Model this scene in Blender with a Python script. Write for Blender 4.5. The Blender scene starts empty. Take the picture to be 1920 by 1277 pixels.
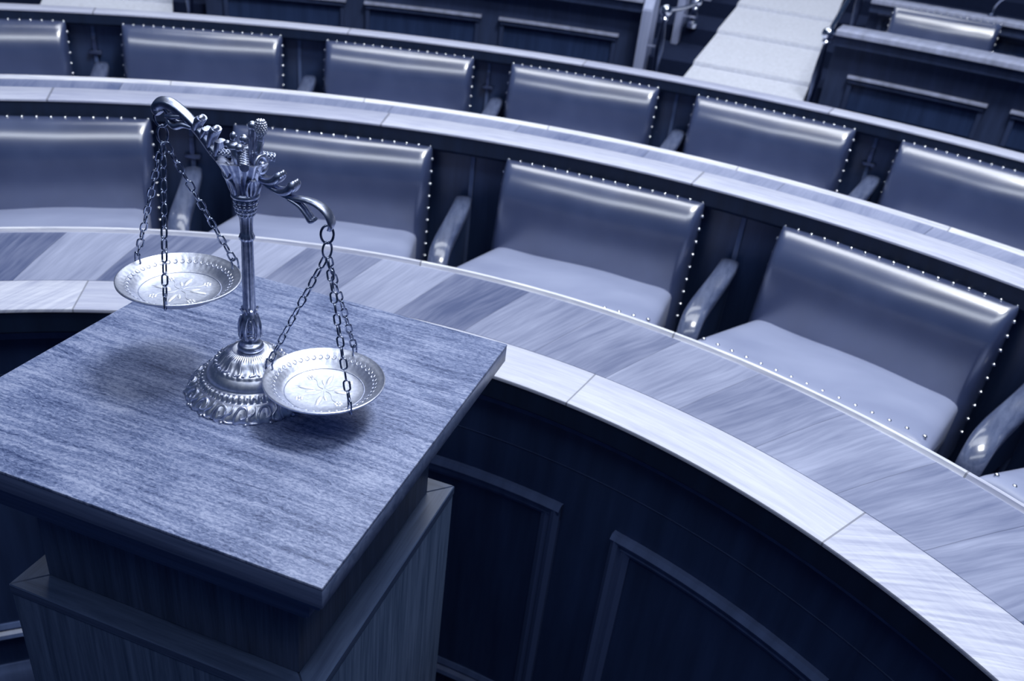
import bpy, bmesh, math, random
from mathutils import Vector, Matrix
random.seed(7)
SC = bpy.context.scene
COL = SC.collection
PI = math.pi
U = 0.7                                    # metres per unit of the plan
def zh(h): return (2.25 + h) * U           # height of the plan -> metres above the pit floor

# ------------------------------------------------------------------ camera, light, exposure
AX = Vector((0.99239317, 0.06100865, 0.10692872))
AY = Vector((-0.12310892, 0.49179675, 0.86196297))
AZ = Vector((0.0, 0.86857003, -0.49556644))
CAM = Vector((0.42671699, -0.03570675, 1.575))
cd = bpy.data.cameras.new('camera'); cam = bpy.data.objects.new('camera', cd); COL.objects.link(cam)
m = Matrix.Identity(4)
for i in range(3):
    m[i][0] = AX[i]; m[i][1] = AY[i]; m[i][2] = -AZ[i]; m[i][3] = CAM[i]
cam.matrix_world = m
cd.sensor_width = 36; cd.lens = 36 * 1596.66 / 1920
cd.clip_start = 0.02
cd.dof.use_dof = True; cd.dof.focus_distance = 0.93; cd.dof.aperture_fstop = 7.0
SC.camera = cam
w = bpy.data.worlds.new('world'); SC.world = w; w.use_nodes = True
w.node_tree.nodes['Background'].inputs[0].default_value = (0.08, 0.18, 0.42, 1)
w.node_tree.nodes['Background'].inputs[1].default_value = 0.19
def area(name, loc, target, size, sy, power, col):
    l = bpy.data.lights.new(name, 'AREA'); l.shape = 'RECTANGLE'; l.size = size; l.size_y = sy
    l.energy = power; l.color = col
    o = bpy.data.objects.new(name, l); COL.objects.link(o); o.location = loc
    o.rotation_euler = (Vector(target) - Vector(loc)).to_track_quat('-Z', 'Y').to_euler()
    return o
area('overhead_light', (1.5, 1.15, 5.2), (0.4, 1.2, 0.9), 1.15, 1.15, 150, (0.95, 0.975, 1.0))
area('overhead_light', (0.7, 2.9, 5.0), (0.6, 2.3, 0.8), 3.8, 1.5, 78, (0.93, 0.965, 1.0))
area('overhead_light', (0.2, 6.6, 6.0), (0.6, 4.6, 1.0), 6.0, 2.0, 135, (0.93, 0.965, 1.0))
area('overhead_light', (0.5, -1.1, 5.2), (0.4, 1.6, 0.8), 5.5, 0.8, 62, (0.86, 0.92, 1.0))  # added strip behind the camera for metal reflections, front fill and chair-back highlights
SC.view_settings.view_transform = 'Standard'; SC.view_settings.look = 'None'
SC.view_settings.exposure = 0.0; SC.view_settings.gamma = 1.0

# ------------------------------------------------------------------ materials
def N(nt, t, **kw):
    n = nt.nodes.new(t)
    for k, v in kw.items():
        if k.startswith('i_'): n.inputs[int(k[2:])].default_value = v
        else: setattr(n, k, v)
    return n
def base_mat(name, rough=0.5, metal=0.0, coat=0.0, spec=0.5):
    mt = bpy.data.materials.new(name); mt.use_nodes = True
    b = mt.node_tree.nodes['Principled BSDF']
    b.inputs['Roughness'].default_value = rough; b.inputs['Metallic'].default_value = metal
    b.inputs['Coat Weight'].default_value = coat; b.inputs['Coat Roughness'].default_value = 0.12
    b.inputs['Specular IOR Level'].default_value = spec
    return mt, mt.node_tree, b
def ramp(nt, stops):
    r = nt.nodes.new('ShaderNodeValToRGB')
    while len(r.color_ramp.elements) < len(stops): r.color_ramp.elements.new(0.5)
    for e, (p, c) in zip(r.color_ramp.elements, stops): e.position = p; e.color = (*c, 1)
    return r
def math_(nt, op, a, b=None):
    n = nt.nodes.new('ShaderNodeMath'); n.operation = op
    for i, v in enumerate((a, b)):
        if v is None: continue
        if isinstance(v, (int, float)): n.inputs[i].default_value = v
        else: nt.links.new(v, n.inputs[i])
    return n.outputs[0]
def mix(nt, fac, a, b, mode='MIX'):
    n = nt.nodes.new('ShaderNodeMix'); n.data_type = 'RGBA'; n.blend_type = mode
    for sock, v in ((n.inputs['Factor'], fac), (n.inputs['A'], a), (n.inputs['B'], b)):
        if isinstance(v, (int, float)): sock.default_value = v
        elif isinstance(v, tuple): sock.default_value = (*v, 1)
        else: nt.links.new(v, sock)
    return n.outputs['Result']
def combine(nt, x, y, z=0.0):
    n = nt.nodes.new('ShaderNodeCombineXYZ')
    for i, v in enumerate((x, y, z)):
        if isinstance(v, (int, float)): n.inputs[i].default_value = v
        else: nt.links.new(v, n.inputs[i])
    return n.outputs[0]
def noise(nt, vec, scale=1.0, detail=5.0, rough=0.55, dist=0.0):
    n = nt.nodes.new('ShaderNodeTexNoise'); n.inputs['Scale'].default_value = scale
    n.inputs['Detail'].default_value = detail; n.inputs['Roughness'].default_value = rough
    n.inputs['Distortion'].default_value = dist
    nt.links.new(vec, n.inputs['Vector']); return n.outputs['Fac']
def bump(nt, b, h, strength=0.2, dist=0.002):
    n = nt.nodes.new('ShaderNodeBump'); n.inputs['Strength'].default_value = strength; n.inputs['Distance'].default_value = dist
    nt.links.new(h, n.inputs['Height']); nt.links.new(n.outputs[0], b.inputs['Normal'])
def uvxy(nt):
    uv = nt.nodes.new('ShaderNodeUVMap'); s = nt.nodes.new('ShaderNodeSeparateXYZ')
    nt.links.new(uv.outputs[0], s.inputs[0]); return s.outputs[0], s.outputs[1]
def objxyz(nt):
    uv = nt.nodes.new('ShaderNodeTexCoord'); s = nt.nodes.new('ShaderNodeSeparateXYZ')
    nt.links.new(uv.outputs['Object'], s.inputs[0]); return uv.outputs['Object'], s.outputs

def veneer_mat(name, seg, lo, hi, rough, skew):
    """radially laid veneer leaves: one tone and one grain slant for each leaf"""
    mt, nt, b = base_mat(name, rough, spec=0.5)
    u, v = uvxy(nt)
    wob = math_(nt, 'MULTIPLY', math_(nt, 'SUBTRACT', noise(nt, combine(nt, math_(nt, 'MULTIPLY', u, 3.0), math_(nt, 'MULTIPLY', v, 3.0)), 1.0, 2.0), 0.5), 0.05)
    slant = math_(nt, 'ADD', u, math_(nt, 'MULTIPLY', v, skew))
    q = math_(nt, 'DIVIDE', math_(nt, 'ADD', u, math_(nt, 'MULTIPLY', v, skew)), seg)
    cell = math_(nt, 'FLOOR', q)
    wn = nt.nodes.new('ShaderNodeTexWhiteNoise'); wn.noise_dimensions = '1D'; nt.links.new(cell, wn.inputs['W'])
    g = noise(nt, combine(nt, math_(nt, 'MULTIPLY', math_(nt, 'ADD', slant, wob), 26.0), math_(nt, 'MULTIPLY', v, 2.2), math_(nt, 'MULTIPLY', cell, 3.7)), 1.0, 6.0, 0.6, 0.6)
    fine = noise(nt, combine(nt, math_(nt, 'MULTIPLY', math_(nt, 'ADD', slant, wob), 170.0), math_(nt, 'MULTIPLY', v, 9.0), cell), 1.0, 3.0)
    par = math_(nt, 'ABSOLUTE', math_(nt, 'MODULO', cell, 2.0))
    gp = noise(nt, combine(nt, math_(nt, 'MULTIPLY', u, 7.0), math_(nt, 'MULTIPLY', v, 5.0), math_(nt, 'MULTIPLY', cell, 9.1)), 1.0, 2.0)
    t = math_(nt, 'ADD', math_(nt, 'MULTIPLY', g, 0.55), math_(nt, 'ADD', math_(nt, 'MULTIPLY', wn.outputs['Value'], 0.26), math_(nt, 'MULTIPLY', par, 0.17)))
    t = math_(nt, 'ADD', t, math_(nt, 'MULTIPLY', math_(nt, 'SUBTRACT', fine, 0.5), 0.46))
    t = math_(nt, 'ADD', t, math_(nt, 'MULTIPLY', math_(nt, 'SUBTRACT', gp, 0.5), 0.35))
    r = ramp(nt, [(0.20, lo), (0.86, hi)]); nt.links.new(t, r.inputs[0])
    fr = math_(nt, 'FRACT', q)
    joint = math_(nt, 'LESS_THAN', fr, 0.008)
    c = mix(nt, math_(nt, 'MULTIPLY', joint, 0.55), r.outputs[0], tuple(x * 0.35 for x in lo))
    nt.links.new(c, b.inputs['Base Color'])
    rr = math_(nt, 'ADD', math_(nt, 'MULTIPLY', g, 0.14), rough - 0.07); nt.links.new(rr, b.inputs['Roughness'])
    return mt
def band_mat(name, lo, hi, rough, seg=0.4235, curl=True):
    """solid lipping: grain runs along the curve, butt joints"""
    mt, nt, b = base_mat(name, rough)
    u, v = uvxy(nt)
    q = math_(nt, 'DIVIDE', math_(nt, 'ADD', u, -0.0535), seg); cell = math_(nt, 'FLOOR', q)
    wn = nt.nodes.new('ShaderNodeTexWhiteNoise'); wn.noise_dimensions = '1D'; nt.links.new(cell, wn.inputs['W'])
    g = noise(nt, combine(nt, math_(nt, 'MULTIPLY', u, 9.0), math_(nt, 'MULTIPLY', v, 130.0), math_(nt, 'MULTIPLY', cell, 5.3)), 1.0, 5.0, 0.65, 0.7)
    t = g
    if curl:
        cu = noise(nt, combine(nt, math_(nt, 'MULTIPLY', math_(nt, 'ADD', u, math_(nt, 'MULTIPLY', v, -0.75)), 115.0), math_(nt, 'MULTIPLY', v, 12.0), cell), 1.0, 2.0, 0.5, 0.7)
        sel = math_(nt, 'COMPARE', math_(nt, 'MODULO', cell, 4.0), 1.0)
        t = math_(nt, 'ADD', math_(nt, 'MULTIPLY', g, math_(nt, 'SUBTRACT', 0.62, math_(nt, 'MULTIPLY', sel, 0.30))), math_(nt, 'MULTIPLY', math_(nt, 'MULTIPLY', cu, sel), 0.72))
        t = math_(nt, 'ADD', t, math_(nt, 'MULTIPLY', math_(nt, 'SUBTRACT', 1.0, sel), 0.19))
    t = math_(nt, 'ADD', t, math_(nt, 'MULTIPLY', math_(nt, 'SUBTRACT', wn.outputs['Value'], 0.5), 0.16))
    r = ramp(nt, [(0.3, lo), (0.68, hi)]); nt.links.new(t, r.inputs[0])
    joint = math_(nt, 'LESS_THAN', math_(nt, 'FRACT', q), 0.006)
    c = mix(nt, math_(nt, 'MULTIPLY', joint, 0.7), r.outputs[0], tuple(x * 0.3 for x in lo))
    nt.links.new(c, b.inputs['Base Color'])
    return mt
def wood_mat(name, lo, hi, rough, axis='z', coat=0.0, fine=60.0, along=3.0, bmp=0.12):
    """object-space grain running along the given axis"""
    mt, nt, b = base_mat(name, rough, coat=coat)
    o, (x, y, z) = objxyz(nt)
    s = {'x': (along, fine, fine), 'y': (fine, along, fine), 'z': (fine, fine, along)}[axis]
    vec = combine(nt, math_(nt, 'MULTIPLY', x, s[0]), math_(nt, 'MULTIPLY', y, s[1]), math_(nt, 'MULTIPLY', z, s[2]))
    g = noise(nt, vec, 1.0, 6.0, 0.65, 0.8)
    pores = noise(nt, combine(nt, math_(nt, 'MULTIPLY', x, s[0] * 4), math_(nt, 'MULTIPLY', y, s[1] * 4), math_(nt, 'MULTIPLY', z, s[2] * 4)), 1.0, 3.0, 0.6, 0.3)
    t = math_(nt, 'ADD', math_(nt, 'MULTIPLY', g, 0.7), math_(nt, 'MULTIPLY', pores, 0.3))
    r = ramp(nt, [(0.32, lo), (0.68, hi)]); nt.links.new(t, r.inputs[0]); nt.links.new(r.outputs[0], b.inputs['Base Color'])
    bump(nt, b, t, bmp, 0.001)
    return mt
def dark_gloss_mat(name, col, rough):
    mt, nt, b = base_mat(name, rough, spec=0.5)
    u, v = uvxy(nt)
    g = noise(nt, combine(nt, math_(nt, 'MULTIPLY', u, 30.0), math_(nt, 'MULTIPLY', v, 3.0)), 1.0, 4.0)
    r = ramp(nt, [(0.3, tuple(c * 0.75 for c in col)), (0.7, tuple(c * 1.2 for c in col))])
    nt.links.new(g, r.inputs[0]); nt.links.new(r.outputs[0], b.inputs['Base Color'])
    return mt
def leather_mat(name, lo, hi, rough, coat=0.8):
    mt, nt, b = base_mat(name, rough, spec=0.4 + 0.6 * coat, coat=coat)
    b.inputs['Coat Roughness'].default_value = 0.23; b.inputs['Coat IOR'].default_value = 1.5 + 0.6 * coat
    o, (x, y, z) = objxyz(nt)
    big = noise(nt, o, 5.0, 3.0, 0.5, 0.4)
    pores = noise(nt, o, 420.0, 2.0)
    crease = noise(nt, combine(nt, math_(nt, 'MULTIPLY', x, 9.0), math_(nt, 'MULTIPLY', y, 9.0), math_(nt, 'MULTIPLY', z, 26.0)), 1.0, 3.0, 0.5, 0.8)
    r = ramp(nt, [(0.3, lo), (0.7, hi)]); nt.links.new(big, r.inputs[0]); nt.links.new(r.outputs[0], b.inputs['Base Color'])
    h = math_(nt, 'ADD', math_(nt, 'MULTIPLY', pores, 0.06), math_(nt, 'ADD', math_(nt, 'MULTIPLY', crease, 0.16), math_(nt, 'MULTIPLY', big, 0.35)))
    bump(nt, b, h, 0.35, 0.004)
    rr = math_(nt, 'ADD', math_(nt, 'MULTIPLY', big, 0.16), rough - 0.08); nt.links.new(rr, b.inputs['Roughness'])
    return mt
def metal_mat(name, lo, hi, rough, sc=160.0, bs=0.25):
    mt, nt, b = base_mat(name, rough, metal=1.0)
    o, _ = objxyz(nt)
    g = noise(nt, o, sc, 4.0, 0.6)
    r = ramp(nt, [(0.3, lo), (0.7, hi)]); nt.links.new(g, r.inputs[0]); nt.links.new(r.outputs[0], b.inputs['Base Color'])
    bump(nt, b, g, bs, 0.0006)
    return mt
def carpet_mat(name, col):
    mt, nt, b = base_mat(name, 0.95, spec=0.1)
    o, _ = objxyz(nt)
    g = noise(nt, o, 60.0, 4.0)
    r = ramp(nt, [(0.3, tuple(c * 0.88 for c in col)), (0.7, tuple(min(1, c * 1.06) for c in col))])
    nt.links.new(g, r.inputs[0]); nt.links.new(r.outputs[0], b.inputs['Base Color']); bump(nt, b, g, 0.3, 0.004)
    return mt
def top_mat(name):
    """worn open-pored lectern top: grain along local x with pale filler flecks and darker blotches"""
    mt, nt, b = base_mat(name, 0.5, spec=0.4)
    o, (x, y, z) = objxyz(nt)
    wob = math_(nt, 'MULTIPLY', noise(nt, combine(nt, math_(nt, 'MULTIPLY', x, 6.0), math_(nt, 'MULTIPLY', y, 6.0)), 1.0, 2.0), 0.02)
    yy = math_(nt, 'ADD', y, wob)
    rip = math_(nt, 'MULTIPLY', math_(nt, 'SUBTRACT', noise(nt, combine(nt, math_(nt, 'MULTIPLY', x, 60.0), math_(nt, 'MULTIPLY', y, 60.0)), 1.0, 2.0), 0.5), 0.006)
    yy = math_(nt, 'ADD', yy, rip)
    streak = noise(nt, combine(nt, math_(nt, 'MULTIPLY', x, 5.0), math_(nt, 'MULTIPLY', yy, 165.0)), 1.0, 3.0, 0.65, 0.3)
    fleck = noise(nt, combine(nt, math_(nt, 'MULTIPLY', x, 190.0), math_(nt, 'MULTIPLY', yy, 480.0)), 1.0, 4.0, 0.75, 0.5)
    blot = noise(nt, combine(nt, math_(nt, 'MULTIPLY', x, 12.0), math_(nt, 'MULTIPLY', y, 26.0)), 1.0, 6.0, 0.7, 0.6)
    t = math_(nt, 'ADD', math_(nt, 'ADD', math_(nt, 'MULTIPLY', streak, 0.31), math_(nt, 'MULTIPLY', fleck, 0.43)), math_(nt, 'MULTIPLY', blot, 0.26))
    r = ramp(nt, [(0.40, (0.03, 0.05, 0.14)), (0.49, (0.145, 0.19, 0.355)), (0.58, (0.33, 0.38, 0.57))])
    nt.links.new(t, r.inputs[0]); nt.links.new(r.outputs[0], b.inputs['Base Color'])
    bump(nt, b, math_(nt, 'ADD', streak, fleck), 0.35, 0.0008)
    return mt

M = {}
M['veneer'] = veneer_mat('radial_veneer', 0.137, (0.06, 0.085, 0.20), (0.40, 0.44, 0.62), 0.40, -0.24)
M['veneer_mid'] = veneer_mat('outer_veneer', 0.34, (0.13, 0.165, 0.32), (0.42, 0.46, 0.65), 0.30, 0.0)
M['band'] = band_mat('pale_lipping', (0.38, 0.41, 0.58), (0.66, 0.69, 0.82), 0.50)
M['band_plain'] = band_mat('pale_lipping_plain', (0.38, 0.41, 0.59), (0.64, 0.67, 0.82), 0.36, 0.8, False)
M['bead'] = band_mat('worn_bead', (0.45, 0.48, 0.64), (0.85, 0.87, 0.95), 0.30, 0.5, False)
M['dark'] = dark_gloss_mat('dark_panelling', (0.032, 0.058, 0.150), 0.26)
M['dark_lip'] = dark_gloss_mat('dark_fascia', (0.010, 0.022, 0.060), 0.45)
M['moulding'] = dark_gloss_mat('dark_moulding', (0.10, 0.145, 0.30), 0.16)
M['upper'] = dark_gloss_mat('bench_front_wood', (0.040, 0.062, 0.145), 0.45)
M['ledge'] = dark_gloss_mat('pale_ledge', (0.40, 0.44, 0.62), 0.3)  # light caught on the panel ledges is put into this pale colour
M['end'] = wood_mat('bench_end_wood', (0.30, 0.35, 0.56), (0.42, 0.47, 0.68), 0.5)
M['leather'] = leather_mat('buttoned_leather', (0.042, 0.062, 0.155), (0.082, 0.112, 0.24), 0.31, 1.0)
M['seat_leather'] = leather_mat('lit_seat_leather', (0.255, 0.295, 0.47), (0.34, 0.385, 0.57), 0.5, 0.15)  # lighter copy of the back leather: overhead light on seats put into the colour
M['arm'] = wood_mat('polished_arm_wood', (0.05, 0.07, 0.15), (0.15, 0.185, 0.31), 0.28, 'y', coat=1.0, fine=40, along=6)
M['nail'] = metal_mat('nail_metal', (0.75, 0.78, 0.88), (0.9, 0.92, 0.98), 0.22, 50, 0.0)
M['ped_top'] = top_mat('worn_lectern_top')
M['ped'] = wood_mat('dark_lectern_wood', (0.02, 0.042, 0.10), (0.10, 0.15, 0.28), 0.45, 'z', fine=75, along=3, bmp=0.35)
M['ped_h'] = wood_mat('dark_lectern_moulding', (0.05, 0.08, 0.18), (0.16, 0.21, 0.38), 0.36, 'x', fine=70, along=3, bmp=0.25)
M['ped_rim'] = wood_mat('shaded_rim_wood', (0.022, 0.04, 0.10), (0.075, 0.115, 0.23), 0.38, 'x', fine=70, along=4, bmp=0.2)  # darker than the mouldings: shade under the top slab put into the colour
M['metal'] = metal_mat('antique_metal', (0.48, 0.53, 0.70), (0.80, 0.83, 0.94), 0.40)
M['metal_dark'] = metal_mat('patinated_metal', (0.26, 0.31, 0.48), (0.58, 0.63, 0.79), 0.36)
M['chain'] = metal_mat('chain_metal', (0.13, 0.17, 0.29), (0.34, 0.39, 0.54), 0.25)
M['pan'] = metal_mat('pan_metal', (0.50, 0.54, 0.69), (0.70, 0.74, 0.87), 0.46, 220, 0.35)
M['engraving'] = metal_mat('matte_engraved_metal', (0.72, 0.75, 0.85), (0.85, 0.87, 0.94), 0.6, 300, 0.2)
M['brass'] = metal_mat('rail_metal', (0.55, 0.6, 0.75), (0.8, 0.83, 0.93), 0.18, 20, 0.0)
M['brass_dark'] = metal_mat('dark_rail_metal', (0.05, 0.07, 0.14), (0.12, 0.15, 0.25), 0.3, 20, 0.0)
M['carpet'] = carpet_mat('pale_carpet', (0.66, 0.69, 0.80))
M['floor'] = carpet_mat('dark_carpet', (0.012, 0.02, 0.055))
M['plate'] = metal_mat('dull_plate', (0.10, 0.13, 0.24), (0.2, 0.24, 0.38), 0.4, 40, 0.0)

# ------------------------------------------------------------------ helpers
def finish(bm, angle=38):
    bmesh.ops.recalc_face_normals(bm, faces=bm.faces)
    lim = math.radians(angle)
    for f in bm.faces: f.smooth = True
    for e in bm.edges:
        if len(e.link_faces) == 2 and e.calc_face_angle(0) > lim: e.smooth = False
def obj(name, bm, mat, parent=None, angle=38, loc=None, rot=None):
    finish(bm, angle)
    me = bpy.data.meshes.new(name); bm.to_mesh(me); bm.free(); me.materials.append(mat)
    o = bpy.data.objects.new(name, me); COL.objects.link(o)
    if parent: o.parent = parent
    if loc is not None: o.location = loc
    if rot is not None: o.rotation_euler = rot
    return o
def tag(o, label=None, cat=None, group=None, kind=None):
    if label: o['label'] = label
    if cat: o['category'] = cat
    if group: o['group'] = group
    if kind: o['kind'] = kind
    return o
def thing(name, label, cat, loc=(0, 0, 0), rz=0, group=None):
    o = bpy.data.objects.new(name, None); COL.objects.link(o); o.empty_display_size = 0.05
    o.location = loc; o.rotation_euler = (0, 0, rz)
    return tag(o, label, cat, group)
def dup(root, loc, rz, label):
    r = root.copy(); COL.objects.link(r); r.location = loc; r.rotation_euler = (0, 0, rz); r['label'] = label
    for ch in list(root.children):
        c = ch.copy(); COL.objects.link(c); c.parent = r
        for g in ch.children:
            d = g.copy(); COL.objects.link(d); d.parent = c
    return r
def sweep(prof, a0, a1, step=0.75, bm=None):
    """closed (r,z) outline (plan units / metres already) turned about the axis from a0 to a1 degrees"""
    bm = bm or bmesh.new(); uvl = bm.loops.layers.uv.verify()
    n = max(2, int(abs(a1 - a0) / step)); k = len(prof)
    rm = sum(p[0] for p in prof) / k
    ln = [0.0]
    for i in range(k):
        p, q = prof[i], prof[(i + 1) % k]; ln.append(ln[-1] + math.hypot(q[0] - p[0], q[1] - p[1]))
    rings = []
    for j in range(n + 1):
        t = math.radians(a0 + (a1 - a0) * j / n)
        rings.append([bm.verts.new((r * math.cos(t), r * math.sin(t), z)) for r, z in prof])
    for j in range(n):
        ua, ub = (math.radians(a0 + (a1 - a0) * q / n) * rm for q in (j, j + 1))
        for i in range(k):
            i2 = (i + 1) % k
            f = bm.faces.new((rings[j][i], rings[j + 1][i], rings[j + 1][i2], rings[j][i2]))
            for lp, uv in zip(f.loops, ((ua, ln[i]), (ub, ln[i]), (ub, ln[i + 1]), (ua, ln[i + 1]))): lp[uvl].uv = uv
    bm.faces.new(rings[0]); bm.faces.new(list(reversed(rings[-1])))
    return bm
def sbox(r0, r1, z0, z1, a0, a1, step=0.75, bv=0.0, bm=None):
    if bv: p = [(r0, z0), (r1, z0), (r1, z1 - bv), (r1 - bv * .3, z1 - bv * .3), (r1 - bv, z1), (r0 + bv, z1), (r0 + bv * .3, z1 - bv * .3), (r0, z1 - bv)]
    else: p = [(r0, z0), (r1, z0), (r1, z1), (r0, z1)]
    return sweep(p, a0, a1, step, bm)
def box(bm, c, s, bv=0.0, rot=None):
    r = bmesh.ops.create_cube(bm, size=1.0)['verts']
    mtx = Matrix.Translation(c) @ (rot.to_4x4() if rot else Matrix.Identity(4)) @ Matrix.Diagonal((*s, 1))
    bmesh.ops.transform(bm, matrix=mtx, verts=r)
    if bv:
        es = list({e for v in r for e in v.link_edges})
        bmesh.ops.bevel(bm, geom=es, offset=bv, segments=2, affect='EDGES', profile=0.5)
    return bm
def lathe(prof, n=64, bm=None, fn=None, closed=False):
    bm = bm or bmesh.new(); rings = []
    for i, (r, z) in enumerate(prof):
        ring = []
        for j in range(n):
            t = 2 * PI * j / n; rr, zz = (r, z) if fn is None else fn(i, r, z, t)
            ring.append(bm.verts.new((rr * math.cos(t), rr * math.sin(t), zz)))
        rings.append(ring)
    for i in range(len(prof) - 1):
        for j in range(n):
            j2 = (j + 1) % n
            bm.faces.new((rings[i][j], rings[i][j2], rings[i + 1][j2], rings[i + 1][j]))
    if closed:
        for j in range(n):
            j2 = (j + 1) % n
            bm.faces.new((rings[-1][j], rings[-1][j2], rings[0][j2], rings[0][j]))
    else:
        bm.faces.new(list(reversed(rings[0]))); bm.faces.new(rings[-1])
    return bm
def smoothpath(pts, sub=6):
    P = [Vector(p) for p in pts]; out = []
    for i in range(len(P) - 1):
        p0 = P[max(i - 1, 0)]; p1 = P[i]; p2 = P[i + 1]; p3 = P[min(i + 2, len(P) - 1)]
        for k in range(sub):
            t = k / sub
            out.append(0.5 * ((2 * p1) + (p2 - p0) * t + (2 * p0 - 5 * p1 + 4 * p2 - p3) * t * t + (3 * p1 - p0 - 3 * p2 + p3) * t ** 3))
    out.append(P[-1]); return out
def tube(bm, pts, rad, n=8, closed=False, ref=None, ell=1.0):
    """round bar along pts; rad a number or list; ref keeps one cross axis near that direction, ell scales it"""
    P = [Vector(p) for p in pts]; k = len(P); R = rad if isinstance(rad, (list, tuple)) else [rad] * k
    if len(R) != k: R = [R[0] + 0] * 0 + [R[min(len(R) - 1, int(i * (len(R) - 1) / (k - 1)))] + (R[min(len(R) - 1, int(i * (len(R) - 1) / (k - 1)) + 1)] - R[min(len(R) - 1, int(i * (len(R) - 1) / (k - 1)))]) * ((i * (len(R) - 1) / (k - 1)) % 1) for i in range(k)]
    rings = []; up = Vector(ref) if ref else None
    for i in range(k):
        if closed: t = P[(i + 1) % k] - P[i - 1]
        else: t = P[min(i + 1, k - 1)] - P[max(i - 1, 0)]
        t.normalize()
        if up is None: up = Vector((0, 0, 1)) if abs(t.z) < 0.9 else Vector((1, 0, 0))
        a = (up - t * up.dot(t)).normalized()
        if not ref: up = a
        b = t.cross(a)
        rings.append([bm.verts.new(P[i] + (a * math.cos(2 * PI * j / n) * ell + b * math.sin(2 * PI * j / n)) * R[i]) for j in range(n)])
    for i in range(k if closed else k - 1):
        r0 = rings[i]; r1 = rings[(i + 1) % k]
        for j in range(n): bm.faces.new((r0[j], r0[(j + 1) % n], r1[(j + 1) % n], r1[j]))
    if not closed: bm.faces.new(list(reversed(rings[0]))); bm.faces.new(rings[-1])
    return bm
def blob(bm, c, r, rot=None, sub=2):
    v = bmesh.ops.create_icosphere(bm, subdivisions=sub, radius=1.0)['verts']
    r = r if isinstance(r, (tuple, list)) else (r, r, r)
    mtx = Matrix.Translation(c) @ (rot.to_4x4() if rot else Matrix.Identity(4)) @ Matrix.Diagonal((*r, 1))
    bmesh.ops.transform(bm, matrix=mtx, verts=v); return bm
def torus(bm, c, R, r, rot=None, n=24, k=8):
    P = []
    for i in range(n):
        t = 2 * PI * i / n; p = Vector((R * math.cos(t), R * math.sin(t), 0))
        P.append(Vector(c) + (rot @ p if rot else p))
    return tube(bm, P, r, k, closed=True)
def pol(r, deg, z): t = math.radians(deg); return Vector((r * U * math.cos(t), r * U * math.sin(t), z))

# ------------------------------------------------------------------ plan (units of U)
rA, rB, rC = 1.643, 1.790, 2.096
rD, rE = 2.919, 3.2066
rF, rG = 4.137, 4.253
Z1, Z2, Z3 = zh(-1.0), zh(-0.884), zh(-0.825)

# ------------------------------------------------------------------ setting
bm = lathe([(0.001, -0.06), (9.0, -0.06), (9.0, 0.0), (0.001, 0.0)], 96)
tag(obj('floor', bm, M['floor']), kind='structure')
tag(obj('floor_platform', sbox(3.20 * U, 4.205 * U, 0.0, 0.049, 0, 170, 1.5), M['floor']), kind='structure')
R0, RUN, Z0, RISE = 5.3, 0.75, zh(-1.20), 0.11 * U
tag(obj('floor_gallery', sbox(4.26 * U, R0 * U, 0.0, Z0 - RISE, 0, 170, 1.5), M['floor']), kind='structure')
NST = 7
def tz(k): return Z0 + RISE * k
for k in range(NST):
    r1 = (R0 + RUN * (k + 1)) * U if k < NST - 1 else 9.0
    tag(obj('floor_tier', sbox((R0 + RUN * k) * U, r1, 0.0, tz(k), 0, 170, 1.5), M['floor']), kind='structure')
def carpet(center, label):
    top = [(4.30, Z0 - RISE + .012), (R0 - RUN, Z0 - RISE + .013)]; bot = [(4.30, Z0 - RISE + .0005), (R0 - RUN, Z0 - RISE + .0005)]
    for k in range(NST):
        top += [(R0 + RUN * k, tz(k) - .006), (R0 + RUN * k + .01, tz(k) + .012)]
        bot += [(R0 + RUN * k - .001, tz(k - 1) + .0005), (R0 + RUN * k - .001, tz(k) + .0005)]
    top.append((R0 + RUN * NST, tz(NST - 1) + .012)); bot.append((R0 + RUN * NST, tz(NST - 1) + .0005))
    bm = bmesh.new(); rows = []; prof = top
    for pr in (bot, top):
        row = []
        for r, z in pr:
            half = math.degrees(0.378 / r); rr = r * U
            row.append([bm.verts.new((rr * math.cos(math.radians(center + half * q)), rr * math.sin(math.radians(center + half * q)), z)) for q in (1, .6, .2, -.2, -.6, -1)])
        rows.append(row)
    for row in rows:
        for i in range(len(prof) - 1):
            for j in range(5): bm.faces.new((row[i][j], row[i][j + 1], row[i + 1][j + 1], row[i + 1][j]))
    for i in range(len(prof) - 1):
        for j in (0, 5): bm.faces.new((rows[0][i][j], rows[0][i + 1][j], rows[1][i + 1][j], rows[1][i][j]))
    for i in (0, len(prof) - 1):
        for j in range(5): bm.faces.new((rows[0][i][j], rows[0][i][j + 1], rows[1][i][j + 1], rows[1][i][j]))
    return tag(obj('carpet_runner', bm, M['carpet']), label, 'carpet', 'stair carpets of the aisles')
carpet(71.3, 'pale carpet runner up the shallow aisle steps, upper right between handrails')
carpet(111.6, 'pale carpet on the aisle at the top left corner beyond the desks')

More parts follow.
